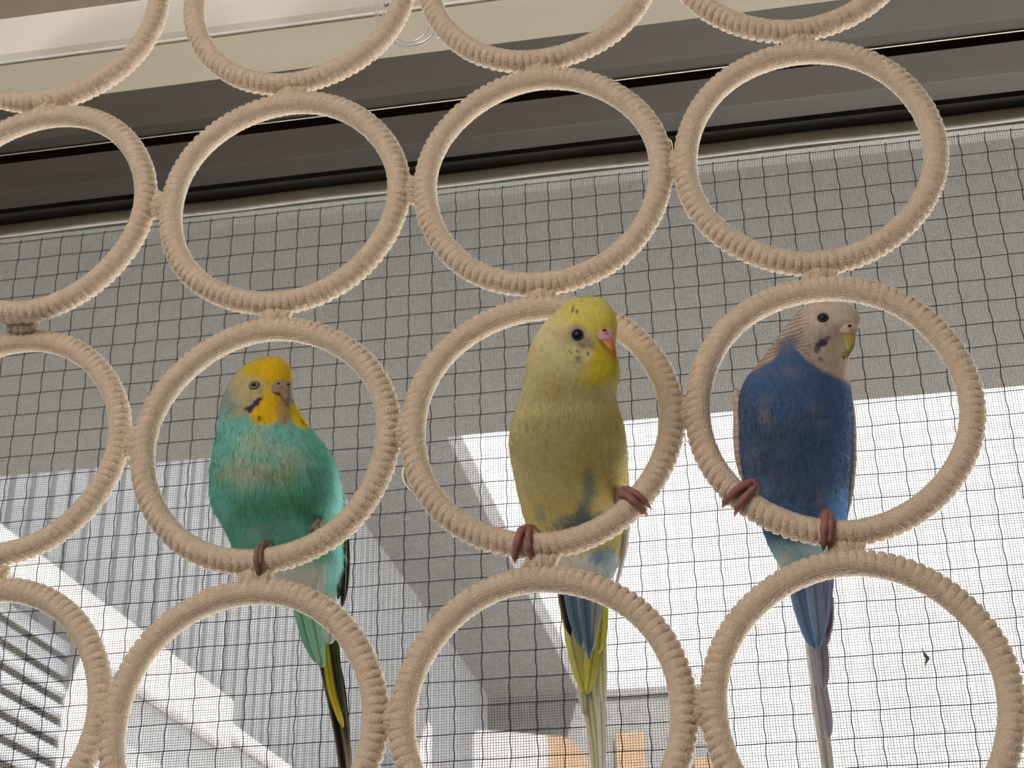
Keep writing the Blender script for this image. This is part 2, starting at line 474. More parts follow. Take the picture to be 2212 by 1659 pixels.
# white shed with a tan side
sh = tag(empty('shed', (-1.5, 9, -3)), 'white boxy shed with a rounded tan shoulder at bottom centre', 'shed')
def shape_xz(name, pts, y0, y1, m, parent, zb=-3.0):
    P = []
    for px, py in pts:
        q = ray(px, py); t = y0 / q[1]; P.append((CAMP[0] + q[0] * t, CAMP[2] + q[2] * t))
    P = P + [(P[-1][0], zb), (P[0][0], zb)]
    n = len(P)
    V = [(x, y0, z) for x, z in P] + [(x, y1, z) for x, z in P]
    F = [tuple(range(n)), tuple(range(n, 2 * n))[::-1]] + [(i, n + i, n + (i + 1) % n, (i + 1) % n) for i in range(n)]
    o = mesh(name, V, F, m, parent, smooth=False)
    bm = bmesh.new(); bm.from_mesh(o.data); bmesh.ops.recalc_face_normals(bm, faces=bm.faces[:]); bm.to_mesh(o.data); bm.free()
    return o
shape_xz('white_wall', [(1022, 1590), (1030, 1577), (1110, 1582), (1180, 1589)], 9.0, 10.5, mat('shed_white', (0.17, 0.168, 0.175), 0.7), sh)
shape_xz('tan_side', [(1180.5, 1589), (1215, 1590), (1240, 1605), (1262, 1630), (1285, 1668)], 9.06, 10.5, M['tan'], sh)
dp = boxes('downpipe', [(-2.17, -2.08, 9.0, 9.10, -3.0, CZ + 2.36)], M['white_out'])
tag(dp, 'pale downpipe standing left of the white shed', 'pipe')

# ------------------------------------------------------------------ the ring hanger
hanger = empty('ring_hanger', tuple(RO + RU * 0.16))
tag(hanger, 'beige hanger of cord-wrapped rings hanging across the window, three budgies perched on it', 'hanger')
NW = 98                       # wraps of cord round one ring
TR = 0.0425 * RD              # tube radius
RC = RD / 2 - TR - 0.0006
def ring_mesh(seed, twist):
    g = np.random.default_rng(seed)
    per, nm = 9, 28
    jit = g.uniform(0.72, 1.15, NW); lean = g.uniform(-0.12, 0.12, NW)
    V = []; F = []
    n = NW * per
    lump = [g.uniform(-1, 1) for _ in range(6)]
    for a in range(n):
        ph = 2 * math.pi * a / n
        k = a // per
        wob = 0.0003 * math.sin(2 * ph + lump[0] * 3) + 0.0002 * math.sin(5 * ph + lump[1] * 3)
        for b in range(nm):
            th = 2 * math.pi * b / nm                 # 0 = outward, pi/2 = away from the camera
            c = math.cos(th)
            f = (a / per + twist * th / (2 * math.pi) * (1 if b <= nm / 2 else 1) + lean[k] * math.sin(th)) 
            if b > nm / 2: f = a / per + twist * (1 - th / (2 * math.pi)) + lean[k] * math.sin(th)
            fr = f - math.floor(f)
            kk = int(math.floor(f)) % NW
            rib = math.sqrt(max(0.0, 1 - abs(2 * fr - 1) ** 2.6))   # round strand with a sharp valley
            amp = 0.00018 + 0.00140 * max(0.0, (c + 0.35) / 1.35) ** 1.1 
            amp *= jit[kk]
            r = TR - amp * (1 - rib) + 0.00025 * max(0, c)
            R = RC + wob + r * c
            V.append((R * math.cos(ph), r * math.sin(th), R * math.sin(ph)))
    for a in range(n):
        a2 = (a + 1) % n
        for b in range(nm):
            b2 = (b + 1) % nm
            F.append((a * nm + b, a2 * nm + b, a2 * nm + b2, a * nm + b2))
    me = bpy.data.meshes.new('ring')
    me.from_pydata(V, [], F)
    me.polygons.foreach_set('use_smooth', [True] * len(F))
    me.materials.append(M['ring'])
    return me
RM = [ring_mesh(1, 0.6), ring_mesh(2, 1.3), ring_mesh(3, -0.7)]
def pile_curves(me, seed, count=62000):
    g = np.random.default_rng(seed)
    n = len(me.vertices); co_ = np.empty(n * 3, np.float32); me.vertices.foreach_get('co', co_); co_ = co_.reshape(-1, 3)
    no_ = np.empty(n * 3, np.float32); me.vertex_normals.foreach_get('vector', no_); no_ = no_.reshape(-1, 3)
    i = g.integers(0, n, count)
    P = co_[i] + g.normal(0, .00012, (count, 3)); D = no_[i] + g.normal(0, .45, (count, 3))
    D /= np.linalg.norm(D, axis=1)[:, None]
    L = g.uniform(.00022, .00062, (count, 1))
    pts = np.stack([P - D * 0.00015, P + D * L * .6, P + D * L + g.normal(0, .00012, (count, 3))], 1)
    hc = bpy.data.hair_curves.new('pile'); hc.add_curves([3] * count)
    hc.attributes['position'].data.foreach_set('vector', pts.astype(np.float32).ravel())
    hc.attributes.new('radius', 'FLOAT', 'POINT').data.foreach_set('value', np.tile(np.array([1, .9, .35], np.float32) * .00006, count))
    hc.materials.append(M['pile'])
    return hc
PM = [pile_curves(m_, 50 + i_) for i_, m_ in enumerate(RM)]
def basis(c, ang=0.0, s=1.0):
    m = Matrix(((RX[0], RN[0], RU[0], 0), (RX[1], RN[1], RU[1], 0), (RX[2], RN[2], RU[2], 0), (0, 0, 0, 1)))
    return Matrix.Translation(Vector(c)) @ m @ Matrix.Rotation(ang, 4, 'Y') @ Matrix.Scale(s, 4)
OFF = {(0, 0): (-33, -5, 1.0, 0.0), (0, 1): (-7, -22, 0.995, 0.0), (0, 2): (12, -30, 0.962, 0.0095), (0, 3): (34, -40, 1.0, 0.0095),
       (1, 0): (0, 4, 1, 0), (2, 0): (2, 8, 1, 0), (2, 1): (6, 1, 0.995, 0), (2, 2): (0, -4, 1, 0)}
RCTR = {}
def pixel(P):
    q = RWC @ (np.asarray(P) - CAMP)
    return FPX * q[0] / q[2] + W / 2, FPX * q[1] / q[2] + H / 2
for r in range(4):
    for c in range(4):
        P = RO + RX * (c - 2) * RS - RU * (r - 2) * RSZ
        dx, dy, s, dd = OFF.get((c, r), (0, 0, 1, 0))
        px, py = pixel(P)
        P = unp(px + dx, py + dy, dd)
        RCTR[(c, r)] = (P, s)
        vi = (r * 4 + c * 3 + r) % 3
        o = bpy.data.objects.new('ring', RM[vi])
        COL.objects.link(o); o.parent = hanger
        o.matrix_parent_inverse = Matrix.Translation(-hanger.location)
        o.matrix_basis = basis(P, random.uniform(0, 6.28), s)
        pl = bpy.data.objects.new('pile', PM[vi]); COL.objects.link(pl); pl.parent = o; pl['kind'] = 'stuff'
# stitching where two rings touch: short strands of the same cord crossing from tube to tube
def tie_mesh(seed):
    g = random.Random(seed); parts = []
    for k in range(9):
        t = (k - 4) * 0.00115 + g.uniform(-.0003, .0003)
        h = TR * (0.56 - 0.075 * abs(k - 4)); ln = TR * (0.62 - 0.04 * abs(k - 4))
        sl = g.uniform(-0.0011, 0.0011)
        P = []
        for a in range(21):
            w = 2 * math.pi * a / 20
            ca, sa = math.cos(w), math.sin(w)
            P.append((ca * ln, t + sl * ca, sa * h * (0.80 + 0.20 * abs(ca))))
        parts.append(tube_data(P, 0.00112 * g.uniform(.85, 1.15), 8, cap=False))
    V, F = join(parts)
    me = bpy.data.meshes.new('tie'); me.from_pydata([tuple(v) for v in V], [], F)
    me.polygons.foreach_set('use_smooth', [True] * len(F)); me.materials.append(M['ring'])
    return me
TM = [tie_mesh(1), tie_mesh(2)]
TP = [pile_curves(m_, 70 + i_, 6000) for i_, m_ in enumerate(TM)]
def tie(A, B, k):
    (a, _), (b, _) = RCTR[A], RCTR[B]
    mid = (a + b) / 2; ax = b - a; ax /= np.linalg.norm(ax)
    nn = RN - ax * (RN @ ax); nn /= np.linalg.norm(nn)
    tt = np.cross(nn, ax)
    m = Matrix(((ax[0], tt[0], nn[0], mid[0]), (ax[1], tt[1], nn[1], mid[1]), (ax[2], tt[2], nn[2], mid[2]), (0, 0, 0, 1)))
    o = bpy.data.objects.new('tie', TM[k % 2]); COL.objects.link(o); o.parent = hanger
    o.matrix_parent_inverse = Matrix.Translation(-hanger.location); o.matrix_basis = m
    pl = bpy.data.objects.new('pile', TP[k % 2]); COL.objects.link(pl); pl.parent = o; pl['kind'] = 'stuff'
k = 0
for r in range(4):
    for c in range(4):
        k += 1
        if r < 3: tie((c, r), (c, r + 1), k)
        if c < 3 and not (c == 0 and r == 0): tie((c, r), (c + 1, r), k + 1)
for pts in ([(1443, 336), (1440, 318), (1444, 303), (1450, 306), (1453, 325), (1450, 340)], [(1490, 1462), (1496, 1456), (1502, 1458), (1504, 1468)],
            [(872, 1010), (869, 1025), (873, 1040), (880, 1052), (888, 1060)], [(1476, 935), (1481, 950), (1478, 962), (1483, 968)]):
    P = smooth_path([unp(x, y, 0.0005) for x, y in pts], 16)
    mesh('loose_thread', *tube_data(P, np.linspace(0.00035, 0.0002, 16), 5), M['pile'], hanger)

# clear plastic hook behind the top rings
hk = tag(empty('hook', tuple(unp(872, 40, 0.0))), 'clear plastic ring hook behind the rings under the cream window head', 'hook')
hy = 0.502
def hp(px, py):
    q = ray(px, py); return CAMP + q * (hy / q[1])
P = smooth_path([hp(x, y) for x, y in [(816, -20), (814, 30), (822, 66), (846, 92), (880, 100), (912, 94), (938, 74), (950, 40), (948, 0), (946, -20)]], 50)
mesh('loop', *tube_data(P, 0.0008, 10), M['clear'], hk)
P = smooth_path([hp(x, y) for x, y in [(830, -22), (828, 25), (838, 62), (858, 86), (884, 92), (908, 84), (928, 62), (936, 30), (934, -22)]], 50)
mesh('inner_loop', *tube_data(P, 0.0006, 10), M['clear'], hk)
P = [hp(834, 12), hp(840, -10), hp(880, -16), hp(920, -14), hp(968, -6), hp(974, -20)]
mesh('crossbar', *tube_data(smooth_path(P, 30), 0.0011, 8), M['clear'], hk)

# ------------------------------------------------------------------ budgerigars
def loft(secs, nrow, ncol, back=1.0):
    """secs: (y, xl, xr, d, b/a). returns verts, chart (x, y, front), faces"""
    s = np.array(secs, float)
    t = np.linspace(0, 1, nrow)
    yy = s[0, 0] + (s[-1, 0] - s[0, 0]) * (0.5 - 0.5 * np.cos(t * math.pi)) * 0.35 + (s[-1, 0] - s[0, 0]) * t * 0.65
    xl, xr, d, k = (pchip(s[:, 0], s[:, i], yy) for i in (1, 2, 3, 4))
    dep = np.abs(xr - xl) / 2 * k
    if nrow > 200:
        ker = np.exp(-0.5 * (np.arange(-14, 15) / 6.0) ** 2); ker /= ker.sum()
        sm = lambda q: np.convolve(np.concatenate([np.full(14, q[0]) , q, np.full(14, q[-1])]), ker, 'valid')
        e = sstep(0, 26, np.arange(nrow)) * sstep(0, 26, np.arange(nrow)[::-1])
        dep = dep * (1 - e) + sm(dep) * e; d = sm(d); xl = xl * (1 - e) + sm(xl) * e; xr = xr * (1 - e) + sm(xr) * e
        k = dep / np.maximum(np.abs(xr - xl) / 2, 1e-6)
    V = []; X = []; Y = []; FR = []
    for i in range(nrow):
        c = unp((xl[i] + xr[i]) / 2, yy[i], d[i])
        q = unp(xr[i], yy[i], d[i])
        dist = np.linalg.norm(c - CAMP)
        w = (c - CAMP) / dist
        ur = q - c; a = np.linalg.norm(ur); ur = ur / (a + 1e-9)
        a = max(a, 2e-5)
        for j in range(ncol):
            f = 2 * math.pi * j / ncol
            cs, sn = math.cos(f), math.sin(f)
            bb = a * k[i] * (back if sn > 0 else 1.0)
            V.append(c + ur * a * cs + w * bb * sn)
            X.append((xl[i] + xr[i]) / 2 + (xr[i] - xl[i]) / 2 * cs); Y.append(yy[i]); FR.append(sn <= 0)
    F = []
    for i in range(nrow - 1):
        for j in range(ncol):
            F.append((i * ncol + j, (i + 1) * ncol + j, (i + 1) * ncol + (j + 1) % ncol, i * ncol + (j + 1) % ncol))
    F.append(tuple(range(ncol))); F.append(tuple(range((nrow - 1) * ncol, nrow * ncol))[::-1])
    return np.array(V), np.array(X), np.array(Y), np.array(FR), F


def set_col(me, C):
    a = me.color_attributes.new('plumage', 'FLOAT_COLOR', 'POINT')
    buf = np.ones((len(C), 4), np.float32); buf[:, :3] = C
    a.data.foreach_set('color', buf.ravel())


def lin(r, g, b, k=1.0):
    f = lambda c: (c / 12.92 if c <= 0.04045 else ((c + 0.055) / 1.055) ** 2.4)
    return np.array([min(0.9, f(v / 255.) * k) for v in (r, g, b)])


def vnoise(x, y, s, seed=0):
    """smooth value noise in [-1,1] on the chart"""
    g = np.random.default_rng(seed); T = g.uniform(-1, 1, (64, 64))
    u, v = x / s, y / s
    i, j = np.floor(u).astype(int), np.floor(v).astype(int)
    fu, fv = u - i, v - j
    fu = fu * fu * (3 - 2 * fu); fv = fv * fv * (3 - 2 * fv)
    t = lambda a, b: T[a % 64, b % 64]
    return (t(i, j) * (1 - fu) + t(i + 1, j) * fu) * (1 - fv) + (t(i, j + 1) * (1 - fu) + t(i + 1, j + 1) * fu) * fv


def blob(C, X, Y, FR, cx, cy, rx, ry, ang, col, soft=0.5, amt=1.0, rough=0.0, both=False):
    ca, sa = math.cos(math.radians(ang)), math.sin(math.radians(ang))
    u = ((X - cx) * ca + (Y - cy) * sa) / rx; v = (-(X - cx) * sa + (Y - cy) * ca) / ry
    rr = np.sqrt(u * u + v * v)
    if rough: rr = rr + rough * vnoise(X, Y, 7, int(cx)) + rough * .6 * vnoise(X, Y, 3.5, int(cy))
    m = (1 - sstep(1 - soft, 1 + soft, rr)) * amt
    if not both: m = m * FR
    return C * (1 - m[:, None]) + np.asarray(col) * m[:, None]


def mixc(C, m, col):
    m = np.clip(m, 0, 1)[:, None]
    return C * (1 - m) + np.asarray(col) * m


def body_obj(root, secs, colour, back=1.0, nrow=300, ncol=150):
    V, X, Y, FR, F = loft(secs, nrow, ncol, back)
    o = mesh('body', V, F, M['feather'], root)
    C = colour(X, Y, FR)
    set_col(o.data, C)
    tree = BVHTree.FromPolygons([Vector(v) for v in V], F)
    return o, tree, (V, C, ncol, nrow)


def down(root, data, count, length, seed, name='down', lift=0.35, rad=0.00006, kt=1.0, span=(0.0, 1.0)):
    """short contour-feather barbs over the body, lying down its length"""
    V, C, nc, nr = data
    g = np.random.default_rng(seed)
    i = g.integers(int(nr * span[0]) + 2, int(nr * span[1]) - 3, count); j = g.integers(0, nc, count)
    P = V[i * nc + j] + (V[(i + 1) * nc + j] - V[i * nc + j]) * g.random((count, 1))
    dn = V[np.minimum(i + 2, nr - 1) * nc + j] - V[(i - 1) * nc + j]; dn /= np.linalg.norm(dn, axis=1)[:, None] + 1e-9
    ac = V[i * nc + (j + 1) % nc] - V[i * nc + (j - 1) % nc]; ac /= np.linalg.norm(ac, axis=1)[:, None] + 1e-9
    nn = np.cross(dn, ac); ctr = V.reshape(nr, nc, 3).mean(1)[i]
    sg = np.sign(((P - ctr) * nn).sum(1))[:, None]; nn = nn * sg
    nn /= np.linalg.norm(nn, axis=1)[:, None] + 1e-9
    L = length * g.uniform(0.5, 1.3, (count, 1)) * (0.30 + 0.70 * sstep(0.16, 0.42, i / nr))[:, None]
    lf = lift * g.uniform(0.4, 1.5, (count, 1)); side = g.normal(0, 0.25, (count, 1))
    K = 4
    pts = np.zeros((count, K, 3))
    for k in range(K):
        t = k / (K - 1)
        pts[:, k] = P - nn * 0.0002 + (dn * t + ac * side * t + nn * lf * (t + 0.5 * t * t * 0.0)) * L
    hc = bpy.data.hair_curves.new(name)
    hc.add_curves([K] * count)
    hc.attributes['position'].data.foreach_set('vector', pts.astype(np.float32).ravel())
    rad_ = hc.attributes.new('radius', 'FLOAT', 'POINT')
    rad_.data.foreach_set('value', np.tile(np.array([1, .9, .6, .12], np.float32) * rad, count))
    ca = hc.attributes.new('plumage', 'FLOAT_COLOR', 'CURVE')
    buf = np.ones((count, 4), np.float32); buf[:, :3] = np.clip(C[i * nc + j] * g.uniform(0.85, 1.2, (count, 1)), 0, .95)
    ca.data.foreach_set('color', buf.ravel())
    hc.materials.append(M['down'])
    o = bpy.data.objects.new(name, hc); COL.objects.link(o); o.parent = root
    o.matrix_parent_inverse = Matrix.Translation(-root.location)
    o['kind'] = 'stuff'
    return o


def hit(tree, px, py):
    q = ray(px, py); q = q / np.linalg.norm(q)
    loc, nor, _, dist = tree.ray_cast(Vector(CAMP), Vector(q))
    return loc, nor


def ball(name, loc, r, m, parent, flat=(1, 1, 1), nor=None, seg=20):
    bm = bmesh.new(); bmesh.ops.create_uvsphere(bm, u_segments=seg, v_segments=seg // 2 + 2, radius=r)
    for v in bm.verts: v.co = Vector((v.co.x * flat[0], v.co.y * flat[1], v.co.z * flat[2]))
    if nor is not None:
        bmesh.ops.transform(bm, matrix=nor.to_track_quat('Z', 'Y').to_matrix().to_4x4(), verts=bm.verts[:])
    bmesh.ops.translate(bm, vec=loc, verts=bm.verts[:])
    me = bpy.data.meshes.new(name); bm.to_mesh(me); bm.free()
    me.polygons.foreach_set('use_smooth', [True] * len(me.polygons))
    return link(name, me, m, parent)


def eye(root, tree, px, py, r, m, lid, squash=1.0, lidr=0.00045):
    loc, nor = hit(tree, px, py)
    e = ball('eye', loc - nor * r * 0.45, r, m, root)
    # eyelid: a ring of bare skin round the eye
    q = nor.to_track_quat('Z', 'Y').to_matrix()
    P = []
    for a in range(29):
        w = 2 * math.pi * a / 28
        P.append(np.array(loc + q @ Vector((math.cos(w) * r * 0.98, math.sin(w) * r * 0.98 * squash, -r * 0.05))))
    mesh('eyelid', *tube_data(P, lidr, 8, cap=False), lid, root)
    return e


def horn(name, secs, m, root, nrow=40, ncol=28):
    V, X, Y, FR, F = loft(secs, nrow, ncol)
    return mesh(name, V, F, m, root)


def blade(root, name, st, col, tipcol=None, edge=None, th=0.0005, tip=0.18):
    """one flat feather. st: (px, py, half width px, d) from quill to tip; cross-section a thin lens with a raised shaft"""
    s = np.array(st, float); K = 46
    t = np.arange(len(s)); tt = np.linspace(0, len(s) - 1, K)
    px, py, hw, d = (pchip(t, s[:, i], tt) for i in range(4))
    u = np.linspace(0, 1, K)
    hw = hw * np.where(u > 1 - tip, np.sqrt(np.clip(1 - ((u - 1 + tip) / tip) ** 2, 0.0004, 1)), 1)
    C0 = np.array([unp(px[i], py[i], d[i]) for i in range(K)])
    tx, ty = np.gradient(px), np.gradient(py); n_ = np.hypot(tx, ty); tx /= n_; ty /= n_
    NC = 9; V = []; C = []; F = []
    base = np.asarray(col); tc = base if tipcol is None else np.asarray(tipcol)
    for i in range(K):
        e = unp(px[i] - ty[i] * hw[i], py[i] + tx[i] * hw[i], d[i]) - C0[i]     # to the side
        w = C0[i] - CAMP; w /= np.linalg.norm(w)
        for side in (-1, 1):
            for j in range(NC):
                v = -1 + 2 * j / (NC - 1)
                z = th * (1 - abs(v)) ** 0.7 * 0.5 + (0.00022 if abs(v) < 0.01 else 0)
                V.append(C0[i] + e * v + w * (z * side + th * 1.6 * v * v))
                c = base * (1 - sstep(.55, .95, u[i])) + tc * sstep(.55, .95, u[i])
                if edge is not None: c = c * (1 - sstep(.45, .95, abs(v))) + np.asarray(edge) * sstep(.45, .95, abs(v))
                if abs(v) < 0.01: c = c * 0.55
                C.append(c)
    n2 = 2 * NC
    for i in range(K - 1):
        for j in range(NC - 1):
            a = i * n2 + j; F.append((a, a + 1, a + n2 + 1, a + n2))
            a = i * n2 + NC + j; F.append((a, a + n2, a + n2 + 1, a + 1))
        F.append((i * n2, i * n2 + n2, (i + 1) * n2 + NC, i * n2 + NC))
        F.append((i * n2 + NC - 1, i * n2 + 2 * NC - 1, (i + 1) * n2 + 2 * NC - 1, (i + 1) * n2 + NC - 1))
    o = mesh(name, V, F, M['blade'], root)
    set_col(o.data, np.clip(np.array(C), 0, .95))
    return o


def foot(root, ring, toes, leg, m, cm, back=True):
    """foot gripping a ring. toes: (px offset angle in degrees round the ring, reach in degrees, slant); leg: start point"""
    P0, s = RCTR[ring]
    rt = TR * s; rc = RC * s
    ang0 = toes[0][0]
    def pt(ang, be, h):
        a = math.radians(ang)
        rad = RX * math.cos(a) + RU * math.sin(a)
        ctr = P0 + rad * rc
        return ctr + (-rad * math.cos(be) - RN * math.sin(be)) * (rt + h)
    mid = sum(t[0] for t in toes) / len(toes)
    kn = pt(mid, math.radians(-5), 0.0022)
    P = smooth_path([leg, (np.array(leg) * 0.45 + kn * 0.55) + np.array((0, 0, 0.0008)), kn, pt(mid, math.radians(25), 0.0014)], 14)
    f = mesh('foot', *tube_data(P, np.linspace(0.0017, 0.0019, 14), 10), m, root)
    for a, reach, slant, r in toes:
        Q = []
        for k in range(9):
            t = k / 8
            Q.append(pt(a + slant * t + (mid - a) * 0.55 * (1 - t) ** 2, math.radians(-8 + (reach + 8) * t), r * 0.80))
        Q = smooth_path(Q, 26); u = np.linspace(0, 1, 26)
        R = r * (1.05 - 0.35 * u) * (1 + 0.10 * np.cos(u * 2 * math.pi * 3.2))
        R[0] *= .7; R[-1] *= .55
        mesh('toe', *tube_data(Q, R, 10), m, f)
        E = [pt(a + slant * (1 + .12 * k), math.radians(reach - 4 + k * 11), r * (0.75 + 0.10 * k)) for k in range(5)]
        mesh('claw', *tube_data(smooth_path(E, 12), np.linspace(r * .55, r * .08, 12), 8), cm, f)
    if back:
        for da in (-3.0, 3.0):
            Q = [pt(mid + da * t, math.radians(-10 - 110 * t), 0.0009) for t in np.linspace(0, 1, 7)]
            mesh('toe', *tube_data(smooth_path(Q, 18), np.linspace(.0012, .0008, 18), 8), m, f)
    return f


LK = 2.75      # photo tone -> plumage reflectance (what the dim room light takes away)

# ---- green budgie on the second ring of the third row
gb = tag(empty('budgerigar', tuple(unp(580, 1200, 0.01))), 'teal green budgie with yellow face perched on the left, puffed up', 'bird')
def gcol(X, Y, FR):
    n1, n2, n3 = vnoise(X, Y, 60, 1), vnoise(X, Y, 24, 2), vnoise(X, Y, 9, 3)
    teal, green, blue = lin(70, 114, 108, LK * 1.3), lin(60, 104, 90, LK * 1.35), lin(80, 118, 120, LK * 1.1)
    C = np.tile(teal, (len(X), 1))
    C = mixc(C, 0.9 * sstep(-.25, .5, n1 + .3 * n2 + (Y - 1080) / 220.), green)
    C = mixc(C, 0.6 * sstep(.1, .6, -n1 + .4 * n2), blue)
    C = mixc(C, 0.8 * sstep(690, 735, X) * sstep(960, 1040, Y), lin(120, 165, 155, LK))
    pink = lin(150, 134, 112, LK)
    for b in ((515, 1022, 40, 20, 20, .85), (556, 1015, 20, 22, 60, .8), (612, 1020, 26, 34, 70, .6), (585, 965, 50, 16, 20, .5), (545, 945, 40, 14, -35, .5), (530, 985, 30, 14, -40, .45), (566, 1150, 22, 14, 0, .4), (640, 985, 24, 20, 0, .3)):
        C = blob(C, X, Y, FR, *b[:5], pink, .9, b[5] * .62, .5)
    # vent below the ring: pale, with its backlit glow put into the colour
    C = mixc(C, sstep(1190, 1240, Y) * (1 - sstep(700, 722, X)), lin(186, 184, 166, LK * 1.0))
    C = mixc(C, sstep(1200, 1240, Y) * sstep(690, 715, X), lin(120, 175, 158, LK))
    C = mixc(C, sstep(1262, 1300, Y), lin(112, 162, 142, LK))
    # head
    hd = 1 - sstep(880, 915, Y + 10 * n2 - 0.10 * (X - 560))
    grey = lin(120, 112, 84, LK); nape = lin(88, 100, 98, LK)
    C = mixc(C, hd, nape)
    C = blob(C, X, Y, FR, 545, 835, 52, 46, 0, grey, .45, hd * 1.0, .1)
    C = mixc(C, hd * (1 - sstep(800, 830, Y)) * sstep(500, 545, X + 8 * n2) * (FR | (Y < 800)), lin(150, 128, 26, LK * .75))
    C = blob(C, X, Y, FR, 597, 800, 36, 40, 0, lin(158, 130, 22, LK * .75), .35, 1.0)
    C = blob(C, X, Y, FR, 560, 868, 66, 14, -28, grey, .5, .75)
    # yellow mask / bib
    bib = lin(165, 135, 22, LK * .8)
    C = blob(C, X, Y, FR, 574, 889, 34, 28, -15, bib, .22, 1.0, .08)
    C = blob(C, X, Y, FR, 585, 862, 24, 26, 0, bib, .3, .9)
    C = blob(C, X, Y, FR, 644, 898, 16, 30, -28, lin(158, 138, 28, LK), .25, 1.0, .08)
    C = blob(C, X, Y, FR, 612, 888, 15, 30, 0, lin(118, 98, 62, LK), .5, .9, .1)
    # cheek patch and throat spots
    vio = lin(48, 38, 62, 2.2)
    C = blob(C, X, Y, FR, 552, 871, 16, 6.5, -42, vio, .25, 1, .3)
    C = blob(C, X, Y, FR, 541, 884, 6, 8, 20, vio, .3, 1, .25)
    C = blob(C, X, Y, FR, 534, 882, 9, 3.2, -18, vio, .3, 1, .2)
    C = blob(C, X, Y, FR, 561, 903, 5, 5.5, 0, lin(92, 84, 22, 2.2), .35, .95)
    C = blob(C, X, Y, FR, 652, 911, 3.5, 6, -30, lin(92, 84, 22, 2.2), .35, .9)
    # barred nape and back
    bar_ = sstep(.15, .6, np.sin(Y * .75 + 2 * n2)) * (~FR)
    C = mixc(C, .8 * bar_, lin(50, 50, 46, 1.6))
    C = C * (1 + .10 * n3 + .06 * vnoise(X * 2, Y * .6, 6, 9))[:, None]
    return np.clip(C, .01, .9)
gs = [(769.3, 584, 588, -.012, 1.0), (770.5, 573, 599, -.012, 1.0), (773.5, 561, 607, -.012, .98), (778, 550, 614, -.012, .95), (787, 530, 623, -.012, .9), (803, 511, 631, -.012, .88), (818, 498, 634, -.012, .86), (834, 490, 634, -.011, .86),
      (850, 483, 632, -.011, .85), (865, 478, 634, -.010, .84), (881, 474, 642, -.009, .82), (897, 472, 653, -.008, .80), (912, 471, 663, -.007, .78), (928, 470, 674, -.006, .76), (944, 468, 686, -.005, .75), (960, 464, 699, -.003, .75), (975, 460, 708, -.002, .75),
      (991, 456, 718, 0, .75), (1007, 453, 725, .001, .75), (1022, 452, 730, .003, .75), (1054, 452, 734, .006, .75), (1085, 456, 740, .009, .75), (1101, 461, 738, .0115, .75), (1117, 470, 736, .0135, .74),
      (1132, 480, 734, .0155, .73), (1148, 489, 734, .0175, .72), (1164, 496, 734, .019, .70), (1180, 503, 735, .0205, .68), (1200, 516, 737, .0225, .66), (1220, 540, 738, .0245, .64), (1240, 566, 733, .0265, .60),
      (1260, 594, 727, .0280, .50), (1285, 616, 723, .0298, .36), (1310, 632, 718, .0318, .25), (1335, 650, 708, .0338, .2), (1350, 668, 695, .035, .2)]
go, gt, gd = body_obj(gb, gs, gcol)
down(gb, gd, 36000, 0.0028, 11, lift=.28)
down(gb, gd, 2500, 0.0034, 12, name='down', lift=.5, rad=.00005, span=(.45, .8))
M['beak_tan'] = mat('horn_tan_beak', (0.22, 0.145, 0.08), 0.4)
M['cere_brown'] = mat('brown_cere', (0.30, 0.20, 0.16), 0.6, bump=.3, bscale=1500)
M['nostril'] = mat('dark_nostril', (0.05, 0.025, 0.02), .8)
loc, nor = hit(gt, 604, 832)
dB = float((np.array(loc) - RO) @ RN)
horn('cere', [(821.5, 600, 606, dB, .5), (824, 590, 621, dB, .55), (829, 585, 626, dB, .55), (836, 583, 628, dB, .5), (843, 582, 627, dB, .45), (848, 584, 622, dB, .42), (851, 590, 610, dB, .4)], M['cere_brown'], gb)
horn('upper_beak', [(839, 606, 626, dB - .001, .7), (846, 604, 627, dB - .0022, .7), (856, 608, 626.5, dB - .0030, .75), (866, 613, 625, dB - .0030, .8), (874, 617, 624, dB - .0025, .9), (879, 620, 623, dB - .0018, 1.0)], M['beak_tan'], gb)
for px, py in ((601.5, 828.5), (623, 830)):
    ball('nostril', Vector(unp(px, py, dB - .0031 if px < 610 else dB - .0016)), .00042, M['nostril'], gb, (1.5, 1, .8))
M['lid_grey'] = mat('grey_eyelid', (0.20, 0.155, 0.11), .7)
eye(gb, gt, 549, 832, .0015, mat('dull_brown_eye', (0.10, 0.075, 0.05), .3), M['lid_grey'], .72, .0007)
loc, nor = hit(gt, 550, 832); ball('pupil', loc + nor * .0008, .0006, M['eye'], gb, (1.2, .7, .5), nor)
foot(gb, (1, 2), [(-87.5, 165, 0.4, .0012), (-85.2, 118, -.3, .0010)][::1], unp(585, 1186, .011), M['skin_grey'], M['claw'])
# the other foot is tucked up into the belly feathers
loc, nor = hit(gt, 684, 1136)
tk = mesh('foot', *tube_data(smooth_path([unp(676, 1150, 0.004), unp(680, 1140, .0015), unp(687, 1128, .0015), unp(690, 1122, .003)], 14), [.0014] * 14, 8), M['skin_grey'], gb)
for k, (dx, dy) in enumerate(((-9, 4), (-3, 9), (5, 8))):
    mesh('toe', *tube_data(smooth_path([unp(684, 1134, .001), unp(684 + dx, 1138 + dy, .0005), unp(681 + dx * 1.3, 1144 + dy, .002)], 12), np.linspace(.0009, .0004, 12), 7), M['skin_grey'], tk)
dk, bk = lin(52, 50, 44, 2.0), lin(30, 28, 26, 1.6)
pale_t = lin(120, 168, 148, 2.6)
blade(gb, 'wing_feather', [(724, 1060, 6, .024), (738, 1100, 8, .026), (747, 1180, 8, .028), (746, 1250, 8, .030), (739, 1312, 6, .033)], dk, edge=bk)
